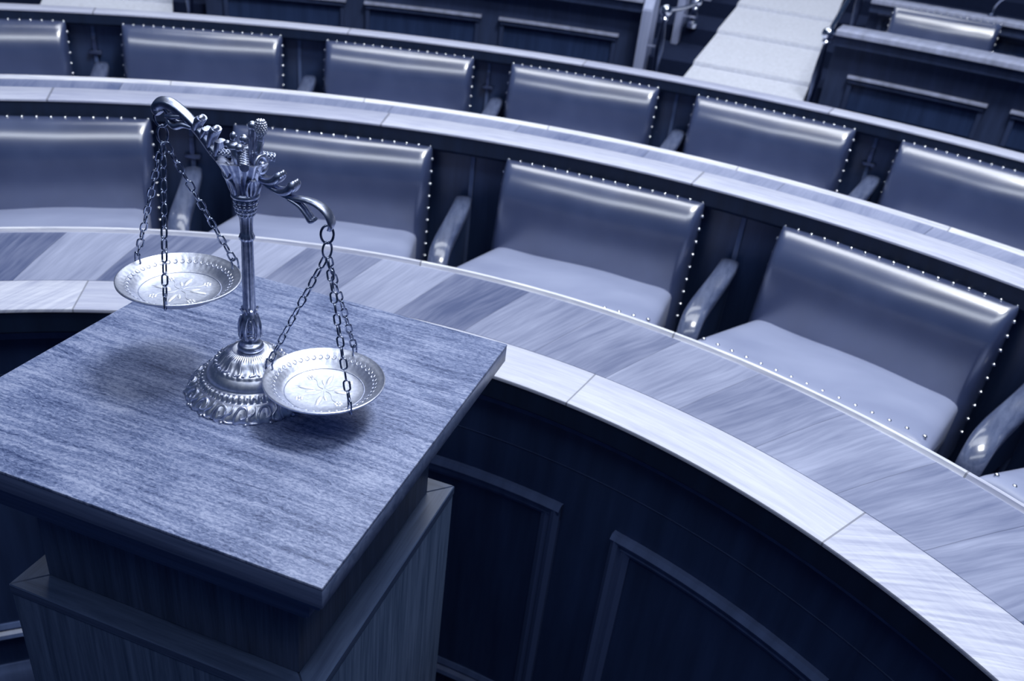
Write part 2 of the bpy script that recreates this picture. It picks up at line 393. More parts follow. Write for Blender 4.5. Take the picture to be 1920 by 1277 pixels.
# ------------------------------------------------------------------ curved desks
def moulding(desk, a0, a1, ztop, zbot, rface, mat, wd=0.035, out=0.016):
    """picture-frame moulding round one panel on an inward-facing curved front"""
    bm = bmesh.new()
    def prof(zc, s):     # bolection section, s=+1 top edge, -1 bottom edge
        q = [(rface + .002, zc), (rface - out * .55, zc), (rface - out, zc - s * wd * .22), (rface - out * .8, zc - s * wd * .42), (rface - out * .35, zc - s * wd * .55), (rface - out * .5, zc - s * wd * .75), (rface - out * .2, zc - s * wd), (rface + .002, zc - s * wd)]
        return q
    sweep(prof(ztop, 1), a0, a1, .75, bm); sweep(prof(zbot, -1), a0, a1, .75, bm)
    for a, s in ((a0, 1), (a1, -1)):
        da = math.degrees(1 / rface) * s
        q = [(.002, 0), (-out * .55, 0), (-out, wd * .22), (-out * .8, wd * .42), (-out * .35, wd * .55), (-out * .5, wd * .75), (-out * .2, wd), (.002, wd)]
        lo = []; hi = []
        for dr, dd in q:
            t = math.radians(a + da * dd); r = rface + dr
            lo.append(bm.verts.new((r * math.cos(t), r * math.sin(t), zbot + dd * .98))); hi.append(bm.verts.new((r * math.cos(t), r * math.sin(t), ztop - dd * .98)))
        for i in range(len(q)):
            j = (i + 1) % len(q); bm.faces.new((lo[i], lo[j], hi[j], hi[i]))
    return obj('panel_moulding', bm, mat, desk, 30)

A0, A1 = 5, 140
d1 = thing('curved_desk', 'curved desk nearest the lectern with pale banded top and dark panelled front', 'desk')
obj('edge_band', sbox(rA * U, rB * U, Z1 - .006, Z1, A0, A1, .5, .0025), M['band'], d1)['label'] = 'pale solid wood edge band along the inner curve'
obj('desktop', sbox(rB * U, 2.074 * U, Z1 - .032, Z1 - .0004, A0, A1, .5), M['veneer'], d1)['label'] = 'radially veneered desktop in slanting leaves of mixed tone'
obj('edge_bead', sweep([(2.074 * U, Z1 - .03), (rC * U, Z1 - .03), (rC * U, Z1 + .002), (rC * U - .004, Z1 + .006), (rC * U - .009, Z1 + .005), (rC * U - .011, Z1 + .0005), (2.074 * U + .003, Z1 - .0025), (2.074 * U, Z1 - .001)], A0, A1, .5), M['bead'], d1)['label'] = 'worn raised bead along the outer edge'
obj('fascia', sweep([(rA * U + .006, Z1 - .046), (1.71 * U, Z1 - .046), (1.71 * U, Z1 - .006), (rA * U + .002, Z1 - .006), (rA * U + .002, Z1 - .042)], A0, A1, .5), M['dark_lip'], d1)
obj('cornice_moulding', sweep([(1.71 * U, zh(-1.066)), (1.668 * U, zh(-1.066)), (1.664 * U, zh(-1.074)), (1.668 * U, zh(-1.083)), (1.678 * U, zh(-1.088)), (1.683 * U, zh(-1.10)), (1.71 * U, zh(-1.10))], A0, A1, .5), M['moulding'], d1, 30)
rP = 1.69 * U
obj('front_panel', sbox(rP, rP + .03, 0.0, zh(-1.066), A0, A1, .75), M['dark'], d1)
for a in (40, 62.65, 85.3, 107.95):
    moulding(d1, a, a + 18.0, zh(-1.306), zh(-2.06), rP, M['moulding'])
obj('plinth', sweep([(rP - .012, 0), (rP + .02, 0), (rP + .02, zh(-2.17)), (rP - .004, zh(-2.17)), (rP - .009, zh(-2.19)), (rP - .012, zh(-2.2))], A0, A1, .75), M['moulding'], d1)
obj('frieze_bead', sweep([(rP + .001, zh(-1.197)), (rP - .0015, zh(-1.199)), (rP + .001, zh(-1.203))], A0, A1, .75), M['dark'], d1)
obj('back_board', sbox(1.90 * U, 1.93 * U, 0.0, Z1 - .032, A0, A1, .75), M['dark'], d1)

def seat_desk(label, r0, r1, z, zf, floor, rails, name='curved_desk', wide=True, back=None):
    """desk whose inner face carries the seat backs of the row in front"""
    d = thing(name, label, 'desk')
    a0, a1 = 8, 150
    if wide:
        obj('edge_band', sbox(r0 * U, (r0 + .155) * U, z - .005, z, a0, a1, .5, .002), M['band_plain'], d)
        obj('desktop', sbox((r0 + .155) * U, (r1 - .03) * U, z - .02, z - .0006, a0, a1, .5), M['veneer_mid'], d)['label'] = 'strip of glossy veneer in mixed tones along the desktop'
        obj('edge_bead', sweep([((r1 - .03) * U, z - .02), (r1 * U, z - .02), (r1 * U, z + .003), (r1 * U - .004, z + .006), (r1 * U - .01, z + .005), ((r1 - .03) * U, z)], a0, a1, .5), M['bead'], d)
    else:
        obj('desktop', sbox(r0 * U, r1 * U, z - .006, z, a0, a1, .5, .0025), M['band_plain'], d)
    obj('fascia', sweep([(r0 * U + .002, z - .006), (r0 * U + .002, zf + .008), (r0 * U + .010, zf), ((r0 + .11) * U, zf), ((r0 + .11) * U, z - .006)], a0, a1, .5), M['dark_lip'], d)
    rp = (r0 + .065) * U
    obj('back_panel', sbox(rp, rp + .03, floor, zf, a0, a1, .75), M['dark'], d)
    if back is not None: obj('rear_board', sbox((r1 - .05) * U, (r1 - .05) * U + .02, back, z - .02, a0, a1, .75), M['dark'], d)
    for a, lock in rails:
        t = math.radians(a)
        bm = bmesh.new(); box(bm, (0, 0, 0), (.012, .008, zf - floor - .3), .002)
        obj('batten', bm, M['moulding'], d, loc=((rp - .003) * math.cos(t), (rp - .003) * math.sin(t), (zf + floor + .3) / 2), rot=(0, 0, t - PI / 2))
        if lock:
            bm = bmesh.new(); box(bm, (0, 0, 0), (.040, .014, .012), .003); box(bm, (0, .001, .024), (.012, .012, .05), .002)
            obj('lock_plate', bm, M['plate'], d, loc=((rp - .008) * math.cos(t), (rp - .008) * math.sin(t), zf - .088), rot=(0, 0, t - PI / 2))['label'] = 'dull metal lock plate on the dark panel between two chairs'
    return d
C1 = [111.55, 92.2, 72.95, 53.85, 34.6]                               # front-row chairs, centre angles
C2 = [116.9, 103.9, 91.25, 78.9, 66.65, 54.2]
seat_desk('curved desk with long pale top running behind the front row of leather chairs', rD, rE, Z2, zh(-.957), 0.0, [(102.2, True), (82.5, False), (63.5, False), (44.4, False)], back=.049)
seat_desk('narrow pale topped curved desk behind the back row of leather chairs', rF, rG, Z3, zh(-.886), 0.049, [(110.6, True), (98.0, False), (85.4, True), (72.9, False), (60.6, True)], wide=False, back=.049)

# ------------------------------------------------------------------ chairs
ZS = zh(-.940)
def pad(wd, t_top, ht, thick, rt, rs, nx=40, nz=26, puff=.006):
    """upholstered back: grid face with rolled edges, flat rear"""
    bm = bmesh.new(); g = []
    def roll(a, r): a = min(max(a / r, 0), 1); return math.sqrt(max(0, 1 - (1 - a) ** 2))
    for k in range(nz + 1):
        row = []; s = (k / nz); a = ht * (s ** 1.6)
        for i in range(nx + 1):
            q = i / nx * 2 - 1; q = math.copysign(1 - (1 - abs(q)) ** 1.5, q); x = q * wd / 2
            d = roll(a, rt) * roll(wd / 2 - abs(x), rs)
            y = -thick * d - puff * (1 - q * q) * math.sin(PI * min(1, a / ht * 1.0)) - .0006 * math.sin(x * 31 + a * 9) * d
            yy = y - a * 0.16
            row.append(bm.verts.new((x, yy, t_top - a)))
        g.append(row)
    for k in range(nz):
        for i in range(nx): bm.faces.new((g[k][i], g[k][i + 1], g[k + 1][i + 1], g[k + 1][i]))
    bk = [[bm.verts.new((sx * wd / 2, yy, zz)) for sx in (-1, 1)] for yy, zz in ((.004, t_top), (.004 - ht * .12, t_top - ht))]
    bm.faces.new((bk[0][0], bk[0][1], bk[1][1], bk[1][0]))
    top = [bk[0][1], bk[0][0]] + g[0]; bm.faces.new(top)
    bm.faces.new([bk[1][0], bk[1][1]] + list(reversed(g[-1])))
    bm.faces.new([bk[0][0], bk[1][0]] + [g[k][0] for k in range(nz, -1, -1)])
    bm.faces.new([bk[1][1], bk[0][1]] + [g[k][-1] for k in range(nz + 1)])
    return bm
nail_me = None
def nail(parent, loc, dirv):
    global nail_me
    if nail_me is None:
        bm = bmesh.new(); lathe([(.0046, 0), (.0044, .0015), (.0034, .0032), (.0016, .0042), (.0003, .0044)], 10, bm)
        o = obj('nail', bm, M['nail'], parent, 60); nail_me = o.data
    else:
        o = bpy.data.objects.new('nail', nail_me); COL.objects.link(o); o.parent = parent
    o.location = loc; o.rotation_euler = Vector(dirv).to_track_quat('Z', 'Y').to_euler()
def make_chair(loc, rz, label):
    t = thing('leather_chair', label, 'chair', loc, rz, None)
    W, H = .498, .335
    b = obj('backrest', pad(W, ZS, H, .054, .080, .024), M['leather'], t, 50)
    for i in range(17): nail(b, (-W / 2 + .006 + i * (W - .012) / 16, -.003, ZS - .001), (0, -.35, 1))
    for sx in (-1, 1):
        for i in range(1, 10): nail(b, (sx * (W / 2 + .0005), -.006 - .031 * i * .16, ZS - .031 * i), (sx, -.25, .1))
    # seat: tilted cushion with a full front roll
    bm = bmesh.new(); SW = .480; yb, yf = -.045, -.392; nx, ny = 30, 22; g = []
    def rollf(a, r): a = min(max(a / r, 0), 1); return math.sqrt(max(0, 1 - (1 - a) ** 2))
    for j in range(ny + 1):
        s = (j / ny) ** 1.35; y = yf + (yb - yf) * s; row = []
        for i in range(nx + 1):
            q = i / nx * 2 - 1; q = math.copysign(1 - (1 - abs(q)) ** 1.5, q)
            x = q * SW / 2 * (1 - .05 * s)
            z0 = .773 - .060 * s
            ea = SW / 2 * (1 - abs(q))
            z = z0 - .020 + .020 * rollf(y - yf, .03) * rollf(ea, .045) + .007 * (1 - q * q) * math.sin(PI * s) + .0025 * math.sin(x * 21 + 1) * s
            row.append(bm.verts.new((x, y, z)))
        g.append(row)
    for j in range(ny):
        for i in range(nx): bm.faces.new((g[j][i], g[j][i + 1], g[j + 1][i + 1], g[j + 1][i]))
    low = [[bm.verts.new((sx * SW / 2 * (1 - .05 * s), y, z)) for sx in (-1, 1)] for y, z, s in ((yf + .006, .700, 0), (yb, .615, 1))]
    bm.faces.new([low[0][0], low[0][1]] + list(reversed(g[0]))); bm.faces.new([low[1][1], low[1][0]] + g[-1])
    bm.faces.new([low[1][0], low[0][0]] + [r[0] for r in g]); bm.faces.new([low[0][1], low[1][1]] + [r[-1] for r in reversed(g)])
    bm.faces.new((low[0][0], low[1][0], low[1][1], low[0][1]))
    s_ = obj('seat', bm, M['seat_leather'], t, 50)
    for i in range(15): nail(s_, (-SW / 2 + .02 + i * (SW - .04) / 14, yf + .030, .7665), (0, -.25, 1))
    # seat pedestal, under the desk line
    bm = bmesh.new(); box(bm, (0, -.22, .33), (.30, .20, .66), .004)
    obj('seat_support', bm, M['dark'], t)
    # right-hand arm
    AP = [(.336, .004, .783), (.334, -.044, .786), (.326, -.094, .775), (.315, -.144, .760), (.306, -.194, .750), (.301, -.242, .741), (.299, -.277, .722), (.298, -.292, .692), (.298, -.288, .655), (.298, -.270, .625)]
    pth = smoothpath(AP, 5)
    bm = bmesh.new(); n = len(pth); rings = []
    for i, p in enumerate(pth):
        tv = (pth[min(i + 1, n - 1)] - pth[max(i - 1, 0)]).normalized(); nx_ = Vector((1, 0, 0)); nn = tv.cross(nx_); nn = nn if nn.z > 0 or i > n * .7 else -nn
        nn = Vector((0, -tv.z, tv.y)) * (-1 if tv.y > 0 else 1); nn = Vector((0, tv.z, -tv.y))
        s = i / (n - 1); hw = .0215 + .003 * math.sin(PI * min(1, s * 1.15)); th = .010 + .008 * s
        q = []
        for cx_, cz_ in ((-1, -.9), (-1, .35), (-.86, .72), (-.5, .95), (0, 1.02), (.5, .95), (.86, .72), (1, .35), (1, -.9)):
            q.append(bm.verts.new(p + nx_ * hw * cx_ + nn * th * cz_))
        rings.append(q)
    for i in range(n - 1):
        for j in range(9): bm.faces.new((rings[i][j], rings[i][(j + 1) % 9], rings[i + 1][(j + 1) % 9], rings[i + 1][j]))
    bm.faces.new(list(reversed(rings[0]))); bm.faces.new(rings[-1])
    obj('armrest', bm, M['arm'], t, 45)['label'] = 'polished wooden scroll armrest'
    bm = bmesh.new()
    up = [(x, y, z - .006) for x, y, z in AP]; lowr = [(.300, -.22, .61), (.316, -.10, .60), (.336, .008, .60)]
    va = [bm.verts.new((x - .012, y, z)) for x, y, z in up + lowr]; vb = [bm.verts.new((x + .012, y, z)) for x, y, z in up + lowr]
    bm.faces.new(va); bm.faces.new(list(reversed(vb)))
    for i in range(len(va)): j = (i + 1) % len(va); bm.faces.new((va[i], va[j], vb[j], vb[i]))
    obj('arm_support', bm, M['dark'], t)
    return t
L1 = ['leather chair at the left edge of the front row, behind the hanging left scale pan',
      'front row leather chair directly behind the column of the balance scale',
      'front row leather chair right of the balance scale, second from the right edge',
      'large leather chair of the front row near the right edge, nail studded seat',
      'front row leather chair almost outside the frame at right, only a seat corner shows']
L2 = ['leather chair at the left end of the back row, cut by the frame edge',
      'back row leather chair above the left scale arm, second from the left',
      'back row leather chair above the right scale arm, third from the left',
      'back row leather chair in the middle of the row, below a panelled bench front',
      'back row leather chair below the carpeted aisle, second from the right',
      'leather chair at the right end of the back row, cut by the frame edge']
rp1 = (rD + .065) * U - .052; rp2 = (rF + .065) * U - .050
proto = None
for rows, rp, zoff, labs in ((C1, rp1, 0.0, L1), (C2, rp2, .049, L2)):
    for a, lb in zip(rows, labs):
        t = math.radians(a); loc = (rp * math.cos(t), rp * math.sin(t), zoff); rz = t - PI / 2
        if proto is None: proto = make_chair(loc, rz, lb); c = proto
        else: c = dup(proto, loc, rz, lb)
        c['group'] = 'front row of leather chairs' if rows is C1 else 'back row of leather chairs'

# ------------------------------------------------------------------ raised benches beyond the desks
RW = 5.9
def bench(label, a0, a1, panels, zbase, r=RW, htop=-.71, hp=-.965, depth=.24, cat='bench front'):
    d = thing('panelled_bench_front', label, cat)
    zt = zh(htop)
    obj('top_rail', sbox((r - .05) * U, (r + depth) * U, zt - .022, zt, a0, a1, .75, .006), M['ledge'], d)['label'] = 'pale top rail'
    obj('fascia', sbox((r - .02) * U, (r + .10) * U, zt - .065, zt - .022, a0, a1, .75), M['upper'], d)
    rp = (r + .08) * U
    obj('front_panel', sbox(rp, rp + .04, zbase, zt - .065, a0, a1, .75), M['upper'], d)
    for p0, p1 in panels:
        zp = zh(hp)
        f = obj('panel_frame', sbox(rp - .028, rp + .001, zp - .03, zp - .012, p0, p1, .75), M['upper'], d)
        obj('ledge', sbox(rp - .036, rp - .001, zp - .012, zp, p0 - .1, p1 + .1, .75, .004), M['ledge'], f)['label'] = 'ledge over the panel, caught light put into its pale colour'
        for a, b in ((p0, p0 + .25), (p1 - .25, p1)): obj('panel_stile', sbox(rp - .02, rp + .001, zbase + .02, zp - .03, a, b, .12), M['upper'], f)
        obj('panel', sbox(rp - .004, rp + .002, zbase + .02, zp - .03, p0 + .25, p1 - .25, .75), M['dark'], f)
    return d
pitch = 8.75
bench('dark panelled bench front at the top centre with bright ledges, left of the carpeted aisle', 78.45, 106.0, [(79.85, 87.4), (88.75, 96.1), (97.45, 104.9)], tz(0))
bench('dark panelled bench front with long pale rail right of the carpeted aisle', 36.0, 66.85, [(58.0, 65.5), (49.1, 56.6), (40.2, 47.7)], tz(0))
bench('second dark bench front behind the upper right rail, partly hidden by a chair', 36.0, 66.6, [(57.3, 66.0), (47.0, 56.0)], tz(2), 7.36, -.645, -.735, .2)
# chair in front of it
t = math.radians(62.45); r_ = 7.36 * U - .075
c = dup(proto, (r_ * math.cos(t), r_ * math.sin(t), zh(-.665) - ZS), t - PI / 2, 'small distant leather chair at the top right behind the long pale rail')
c['group'] = 'chairs of the raised benches'

def end_board(a, r, zb, zt, label, wdeg=.75, lab_cat='bench end'):
    d = thing('bench_end_board', label, lab_cat, pol(r, a, zb), math.radians(a) - PI / 2)
    h = zt - zb; w_ = math.radians(wdeg) * r * U
    bm = bmesh.new(); pr = [(-.04, 0), (.22, 0), (.22, h), (.02, h), (-.04, h - .05)]
    va = [bm.verts.new((-w_ / 2, y, z)) for y, z in pr]; vb = [bm.verts.new((w_ / 2, y, z)) for y, z in pr]
    bm.faces.new(va); bm.faces.new(list(reversed(vb)))
    for i in range(5): j = (i + 1) % 5; bm.faces.new((va[i], va[j], vb[j], vb[i]))
    es = [e for e in bm.edges]; bmesh.ops.bevel(bm, geom=es, offset=.004, segments=2, affect='EDGES')
    obj('board', bm, M['end'], d)
    bm = bmesh.new(); box(bm, (w_ / 2 + .03, .0, h * .42), (.06, .018, .008), .002)
    obj('step_nosing', bm, M['ledge'], d)
    return d
end_board(78.05, 5.86, tz(0), zh(-.70), 'pale upright end board of the front bench left of the aisle, nearest one', .62)
end_board(76.85, 6.7, tz(1), zh(-.62), 'pale upright end board second up the aisle, just right of the bright post top', .42)
end_board(76.0, 7.62, tz(2), zh(-.55), 'pale upright end board third up the aisle, beside the carpet edge', .42)

def handrail(a, r, posts, label, sgn):
    d = thing('aisle_handrail', label, 'handrail', pol(r, a, tz(0)), math.radians(a) - PI / 2)
    tops = []
    for k, (dx, dy, zb, zt) in enumerate(posts):
        bm = bmesh.new(); h = zt - zb
        lathe([(.020, 0), (.017, .02), (.011, .05), (.013, h * .3), (.019, h * .5), (.015, h * .72), (.009, h * .92), (.016, h)], 16, bm)
        p = obj('post', bm, M['brass_dark'], d, loc=(dx, dy, zb - tz(0)))
        bm = bmesh.new(); lathe([(.026, 0), (.026, .022), (.018, .03), (.0145, .034)], 16, bm)
        obj('post_base', bm, M['brass'], p)['label'] = 'bright metal post foot'
        bm = bmesh.new(); blob(bm, (0, 0, h + .02), .027); lathe([(.012, h - .02), (.018, h - .012), (.012, h - .002)], 16, bm)
        obj('post_knob', bm, M['brass'], p)['label'] = 'bright metal ball on the post'
        tops.append((dx, dy + .0, zt - tz(0) + .02))
    bm = bmesh.new()
    last = tops[-1]
    tube(bm, smoothpath(tops + [(last[0], last[1] + .55, last[2] + .13)]), .010, 10)
    obj('rail', bm, M['brass'], d)
    return d
handrail(76.87, 5.75, [(0, 0, tz(0), zh(-.78)), (.066, .735, tz(2), zh(-.90) + .05)], 'metal handrail with ball topped posts on the left of the carpeted aisle', 1)
handrail(67.15, 5.75, [(0, 0, tz(0), zh(-.755)), (-.004, 1.05, tz(2), zh(-.42))], 'metal handrail with ball topped posts on the right of the carpeted aisle', -1)
handrail(106.75, 5.75, [(0, 0, tz(0), zh(-.755)), (.0, 1.05, tz(2), zh(-.45))], 'bright foot of a metal handrail post at the top left, left of the panelled bench', -1)
# gooseneck on the upper right desk
zg = zh(-.735) + .024
mic = thing('desk_microphone', 'thin curved gooseneck microphone at the top right corner', 'microphone', pol(7.5, 60.45, zh(-.645)), math.radians(60.45) - PI / 2)
bm = bmesh.new(); lathe([(.022, 0), (.022, .006), (.012, .012), (.005, .016)], 16, bm); obj('foot', bm, M['brass_dark'], mic)
bm = bmesh.new(); tube(bm, smoothpath([(0, 0, .01), (.002, 0, .05), (.03, -.02, .09), (.09, -.05, .12), (.17, -.08, .135)]), .0045, 8); obj('gooseneck', bm, M['brass'], mic)
bm = bmesh.new(); tube(bm, [(.17, -.08, .135), (.175, -.082, .136), (.20, -.092, .138), (.205, -.094, .138)], [.006, .009, .009, .004], 10); obj('capsule', bm, M['brass_dark'], mic)

# ------------------------------------------------------------------ lectern pedestal
PC = Vector((0.13010, 0.77297, 0)); YAW = -0.27809
ped = thing('lectern_pedestal', 'square dark wood lectern with worn grained top carrying the balance scale', 'lectern', PC, YAW)
ZT = 1.015
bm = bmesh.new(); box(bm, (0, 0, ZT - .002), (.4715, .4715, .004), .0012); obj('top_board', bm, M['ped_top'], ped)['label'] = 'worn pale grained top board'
bm = bmesh.new(); box(bm, (0, 0, ZT - .0152), (.471, .471, .0224), .001); obj('edge_board', bm, M['ped_h'], ped)
for nm, pr in (('fillet_moulding', [(.2285, .9885), (.2285, .977), (.226, .975)]), ('cove_moulding', [(.226, .975), (.221, .972), (.2135, .965), (.2065, .955), (.2025, .945), (.2010, .939), (.2010, .928), (.1995, .927)]), ('bed_moulding', [(.192, .927), (.192, .913), (.190, .911)])):
    bm = bmesh.new(); rings = [[bm.verts.new((sx * h_, sy * h_, z_)) for sx, sy in ((-1, -1), (1, -1), (1, 1), (-1, 1))] for h_, z_ in pr]
    for a_, b_ in zip(rings, rings[1:]):
        for k in range(4): bm.faces.new((a_[k], a_[(k + 1) % 4], b_[(k + 1) % 4], b_[k]))
    bm.faces.new(rings[0]); bm.faces.new(rings[-1]); obj(nm, bm, M['ped_h'], ped, 30)
bm = bmesh.new(); box(bm, (0, 0, .851), (.332, .332, .121), .0015); obj('neck', bm, M['ped'], ped)
bm = bmesh.new(); box(bm, (0, 0, .388), (.389, .389, .776), .002); obj('body', bm, M['ped'], ped)
for sx, sy in ((1, 0), (-1, 0), (0, 1), (0, -1)):
    bm = bmesh.new(); a, b_ = .1955, .163
    pts = [(-a, -a), (a, -a), (b_, -b_), (-b_, -b_)]
    lo = [bm.verts.new((x, y, .776)) for x, y in pts]; hi = [bm.verts.new((x, y, .790)) for x, y in pts]
    bm.faces.new(lo); bm.faces.new(hi)
    for i in range(4): bm.faces.new((lo[i], lo[(i + 1) % 4], hi[(i + 1) % 4], hi[i]))
    bmesh.ops.bevel(bm, geom=list(bm.edges), offset=.0012, segments=1, affect='EDGES')
    obj('rim_board', bm, M['ped_rim'], ped, rot=(0, 0, math.atan2(sy, sx) + PI / 2))

# ------------------------------------------------------------------ balance scale
SB = Vector((0.1397, 0.7621, ZT)); PHI = -0.2419
sca = thing('balance_scale', 'ornate antique metal balance scale with two chained pans standing on the lectern', 'balance scale', SB, PHI)
# base
prof = [(.0700, .0), (.0705, .002), (.0690, .005), (.0665, .009), (.0630, .0125), (.0600, .015), (.0575, .0165), (.0560, .0165), (.0550, .0185), (.0530, .0215), (.0505, .0235), (.0485, .0236), (.0475, .0245), (.0472, .027), (.0460, .0300), (.0435, .0335), (.0415, .0355), (.0405, .0365), (.0400, .0380), (.0385, .0395), (.0355, .0408), (.0330, .0425), (.0305, .0455), (.0280, .0485), (.0255, .0508), (.0225, .0522), (.0205, .0528), (.0195, .0538), (.0180, .0540), (.0150, .0536), (.004, .0536)]
def basefn(i, r, z, t):
    if i <= 4:
        k = (.0022 * abs(math.sin(13 * t)) ** .6 + .0012 * math.sin(39 * t)) * (1 if i < 3 else .5); return r - .0015 + k, z + (0 if i < 1 else .0012 * math.cos(26 * t) ** 2)
    if 8 <= i <= 9: return r + .0006 * math.cos(56 * t), z + .0007 * math.cos(56 * t)
    if 18 <= i <= 21: return r + .0002 * math.cos(24 * t) + .0003 * math.sin(41 * t + i), z + .0002 * math.cos(24 * t + i) + .0003 * math.sin(37 * t)
    if 22 <= i <= 24: return r + .0005 * math.cos(14 * t), z + .0002 * math.cos(14 * t)
    if 25 <= i <= 27: return r + .0003 * math.cos(60 * t), z + .0003 * math.cos(60 * t)
    return r, z
base = obj('base', lathe(prof, 336, None, basefn), M['metal'], sca, 60)
bm = bmesh.new()
NS = 17
for k in range(NS):
    t0 = 2 * PI * k / NS
    def on(dt, s):
        t = t0 + dt; i = min(int(s * 6), 5); fr = s * 6 - i; r = prof[i][0] + (prof[i + 1][0] - prof[i][0]) * fr; z = prof[i][1] + (prof[i + 1][1] - prof[i][1]) * fr
        return Vector((r * math.cos(t), r * math.sin(t), z + .0008))
    h_ = PI / NS
    tube(bm, smoothpath([on(-h_ * .9, .05), on(-h_ * .95, .45), on(-h_ * .5, .8), on(h_ * .05, .75), on(h_ * .1, .45), on(-h_ * .35, .35), on(-h_ * .4, .55)], 4), [.0014, .0016, .0017, .0016, .0013, .0012, .0011], 6)
    tube(bm, smoothpath([on(h_ * .95, .02), on(h_ * .35, .12), on(h_ * .25, .4), on(h_ * .75, .6), on(h_ * .85, .9)], 4), [.0018, .0016, .0013, .0013, .0009], 6)
    blob(bm, on(0, .02) + Vector((math.cos(t0), math.sin(t0), 0)) * .0014, (.0026, .0026, .0019), sub=1)
obj('scroll_rim', bm, M['metal'], base, 60)['label'] = 'pierced leaf scroll border round the foot'
bm = bmesh.new()
for k in range(46):
    t = 2 * PI * k / 46; blob(bm, (.0522 * math.cos(t), .0522 * math.sin(t), .0222), (.0022, .0013, .0015), Matrix.Rotation(t, 3, 'Z'), 1)
obj('beaded_ring', bm, M['pan'], base, 60)
bm = bmesh.new()
for k in range(14):
    t = 2 * PI * k / 14; R = Matrix.Rotation(t, 3, 'Z')
    tube(bm, [R @ Vector(p) for p in smoothpath([(.0375, -.005, .0402), (.0368, 0, .0408), (.0340, .0005, .0425), (.030, 0, .0468), (.0268, 0, .0502)], 3)], [.0012, .0014, .0013, .0009, .0005], 6)
    for s_ in (-1, 1): blob(bm, R @ Vector((.0372, .0045 * s_, .0405)), (.0024, .0018, .0012), R, 1)
    blob(bm, R @ Vector((.0355, .0, .0415)), (.0028, .0016, .0013), R, 1)
obj('leaf_border', bm, M['metal'], base, 60)
# stem: follows a very slight lean to the right
def lean(z): return .0042 * z / .25
def stemfn_factory(fl, z0, z1, amp):
    def fn(i, r, z, t): return (r + (amp * math.cos(fl * t) if z0 <= z <= z1 else 0), z)
    return fn
def leaned(bm):
    for v in bm.verts: v.co.x += lean(v.co.z)
    return bm
col_prof = [(.0040, .053), (.0125, .0535), (.0138, .0555), (.0142, .058), (.0134, .0605), (.0115, .0622), (.0080, .0635), (.0075, .066)]
bm = lathe(col_prof, 48)
blb = [(.0072, .065), (.0092, .068), (.0112, .075), (.0115, .081), (.0102, .089), (.0080, .096), (.0064, .100), (.0060, .1025)]
lathe(blb, 64, bm, lambda i, r, z, t: (r + .0009 * math.cos(8 * t) * (1 if 0 < i < 6 else 0), z))
col = obj('column', leaned(bm), M['metal_dark'], sca, 60)
bm = bmesh.new()
for k in range(4):
    R = Matrix.Rotation(k * PI / 2 - .9, 3, 'Z')
    for q, (zz, ww) in enumerate(((.073, .0042), (.078, .0046), (.083, .0042), (.0875, .0034), (.0915, .0024))):
        blob(bm, R @ Vector((.0108 - .0006 * q, 0, zz)), (.0024, ww, .0026), R, 1)
    for s_ in (-1, 1): tube(bm, [R @ Vector(p) for p in smoothpath([(.0108, .004 * s_, .070), (.0112, .0065 * s_, .078), (.0105, .0055 * s_, .088), (.0085, .003 * s_, .096)], 4)], [.0012, .0014, .0012, .0008], 6)
for k in range(8):
    t = 2 * PI * k / 8; tube(bm, smoothpath([(.0058 * math.cos(t), .0058 * math.sin(t), .0985), (.0075 * math.cos(t), .0075 * math.sin(t), .103), (.0092 * math.cos(t), .0092 * math.sin(t), .1055)], 3), [.0012, .0015, .0016], 6)
obj('leaf_bulb', leaned(bm), M['metal_dark'], col, 60)
sh = [(.0060, .102), (.0064, .106), (.0060, .110), (.0058, .150), (.0055, .184), (.0056, .186)]
bm = lathe(sh, 60, None, lambda i, r, z, t: (r + .0006 * math.cos(10 * t), z))
lathe([(.0056, .1845), (.0074, .186), (.0078, .189), (.0066, .192), (.0058, .194), (.0060, .205), (.0068, .212), (.0074, .214)], 60, bm, lambda i, r, z, t: (r + .0005 * math.cos(10 * t), z))
obj('fluted_shaft', leaned(bm), M['metal_dark'], col, 60)
bm = bmesh.new()
for (zz, rr, n, s_) in ((.214, .0078, 12, .0022), (.2185, .0092, 14, .0024), (.2235, .0105, 14, .0026), (.2285, .0108, 14, .0024)):
    for k in range(n): t = 2 * PI * (k + .5 * (zz > .22)) / n; blob(bm, (rr * math.cos(t), rr * math.sin(t), zz), (s_ * .8, s_, s_), Matrix.Rotation(t, 3, 'Z'), 1)
lathe([(.004, .212), (.0085, .214), (.0100, .222), (.0108, .229), (.0098, .232), (.004, .2325)], 40, bm)
lathe([(.004, .231), (.0125, .2315), (.0142, .2335), (.0142, .2355), (.0125, .2375), (.004, .238)], 40, bm)
obj('capital', leaned(bm), M['metal_dark'], col, 60)
# beam in local x-z
OX = .0042
bm = bmesh.new()
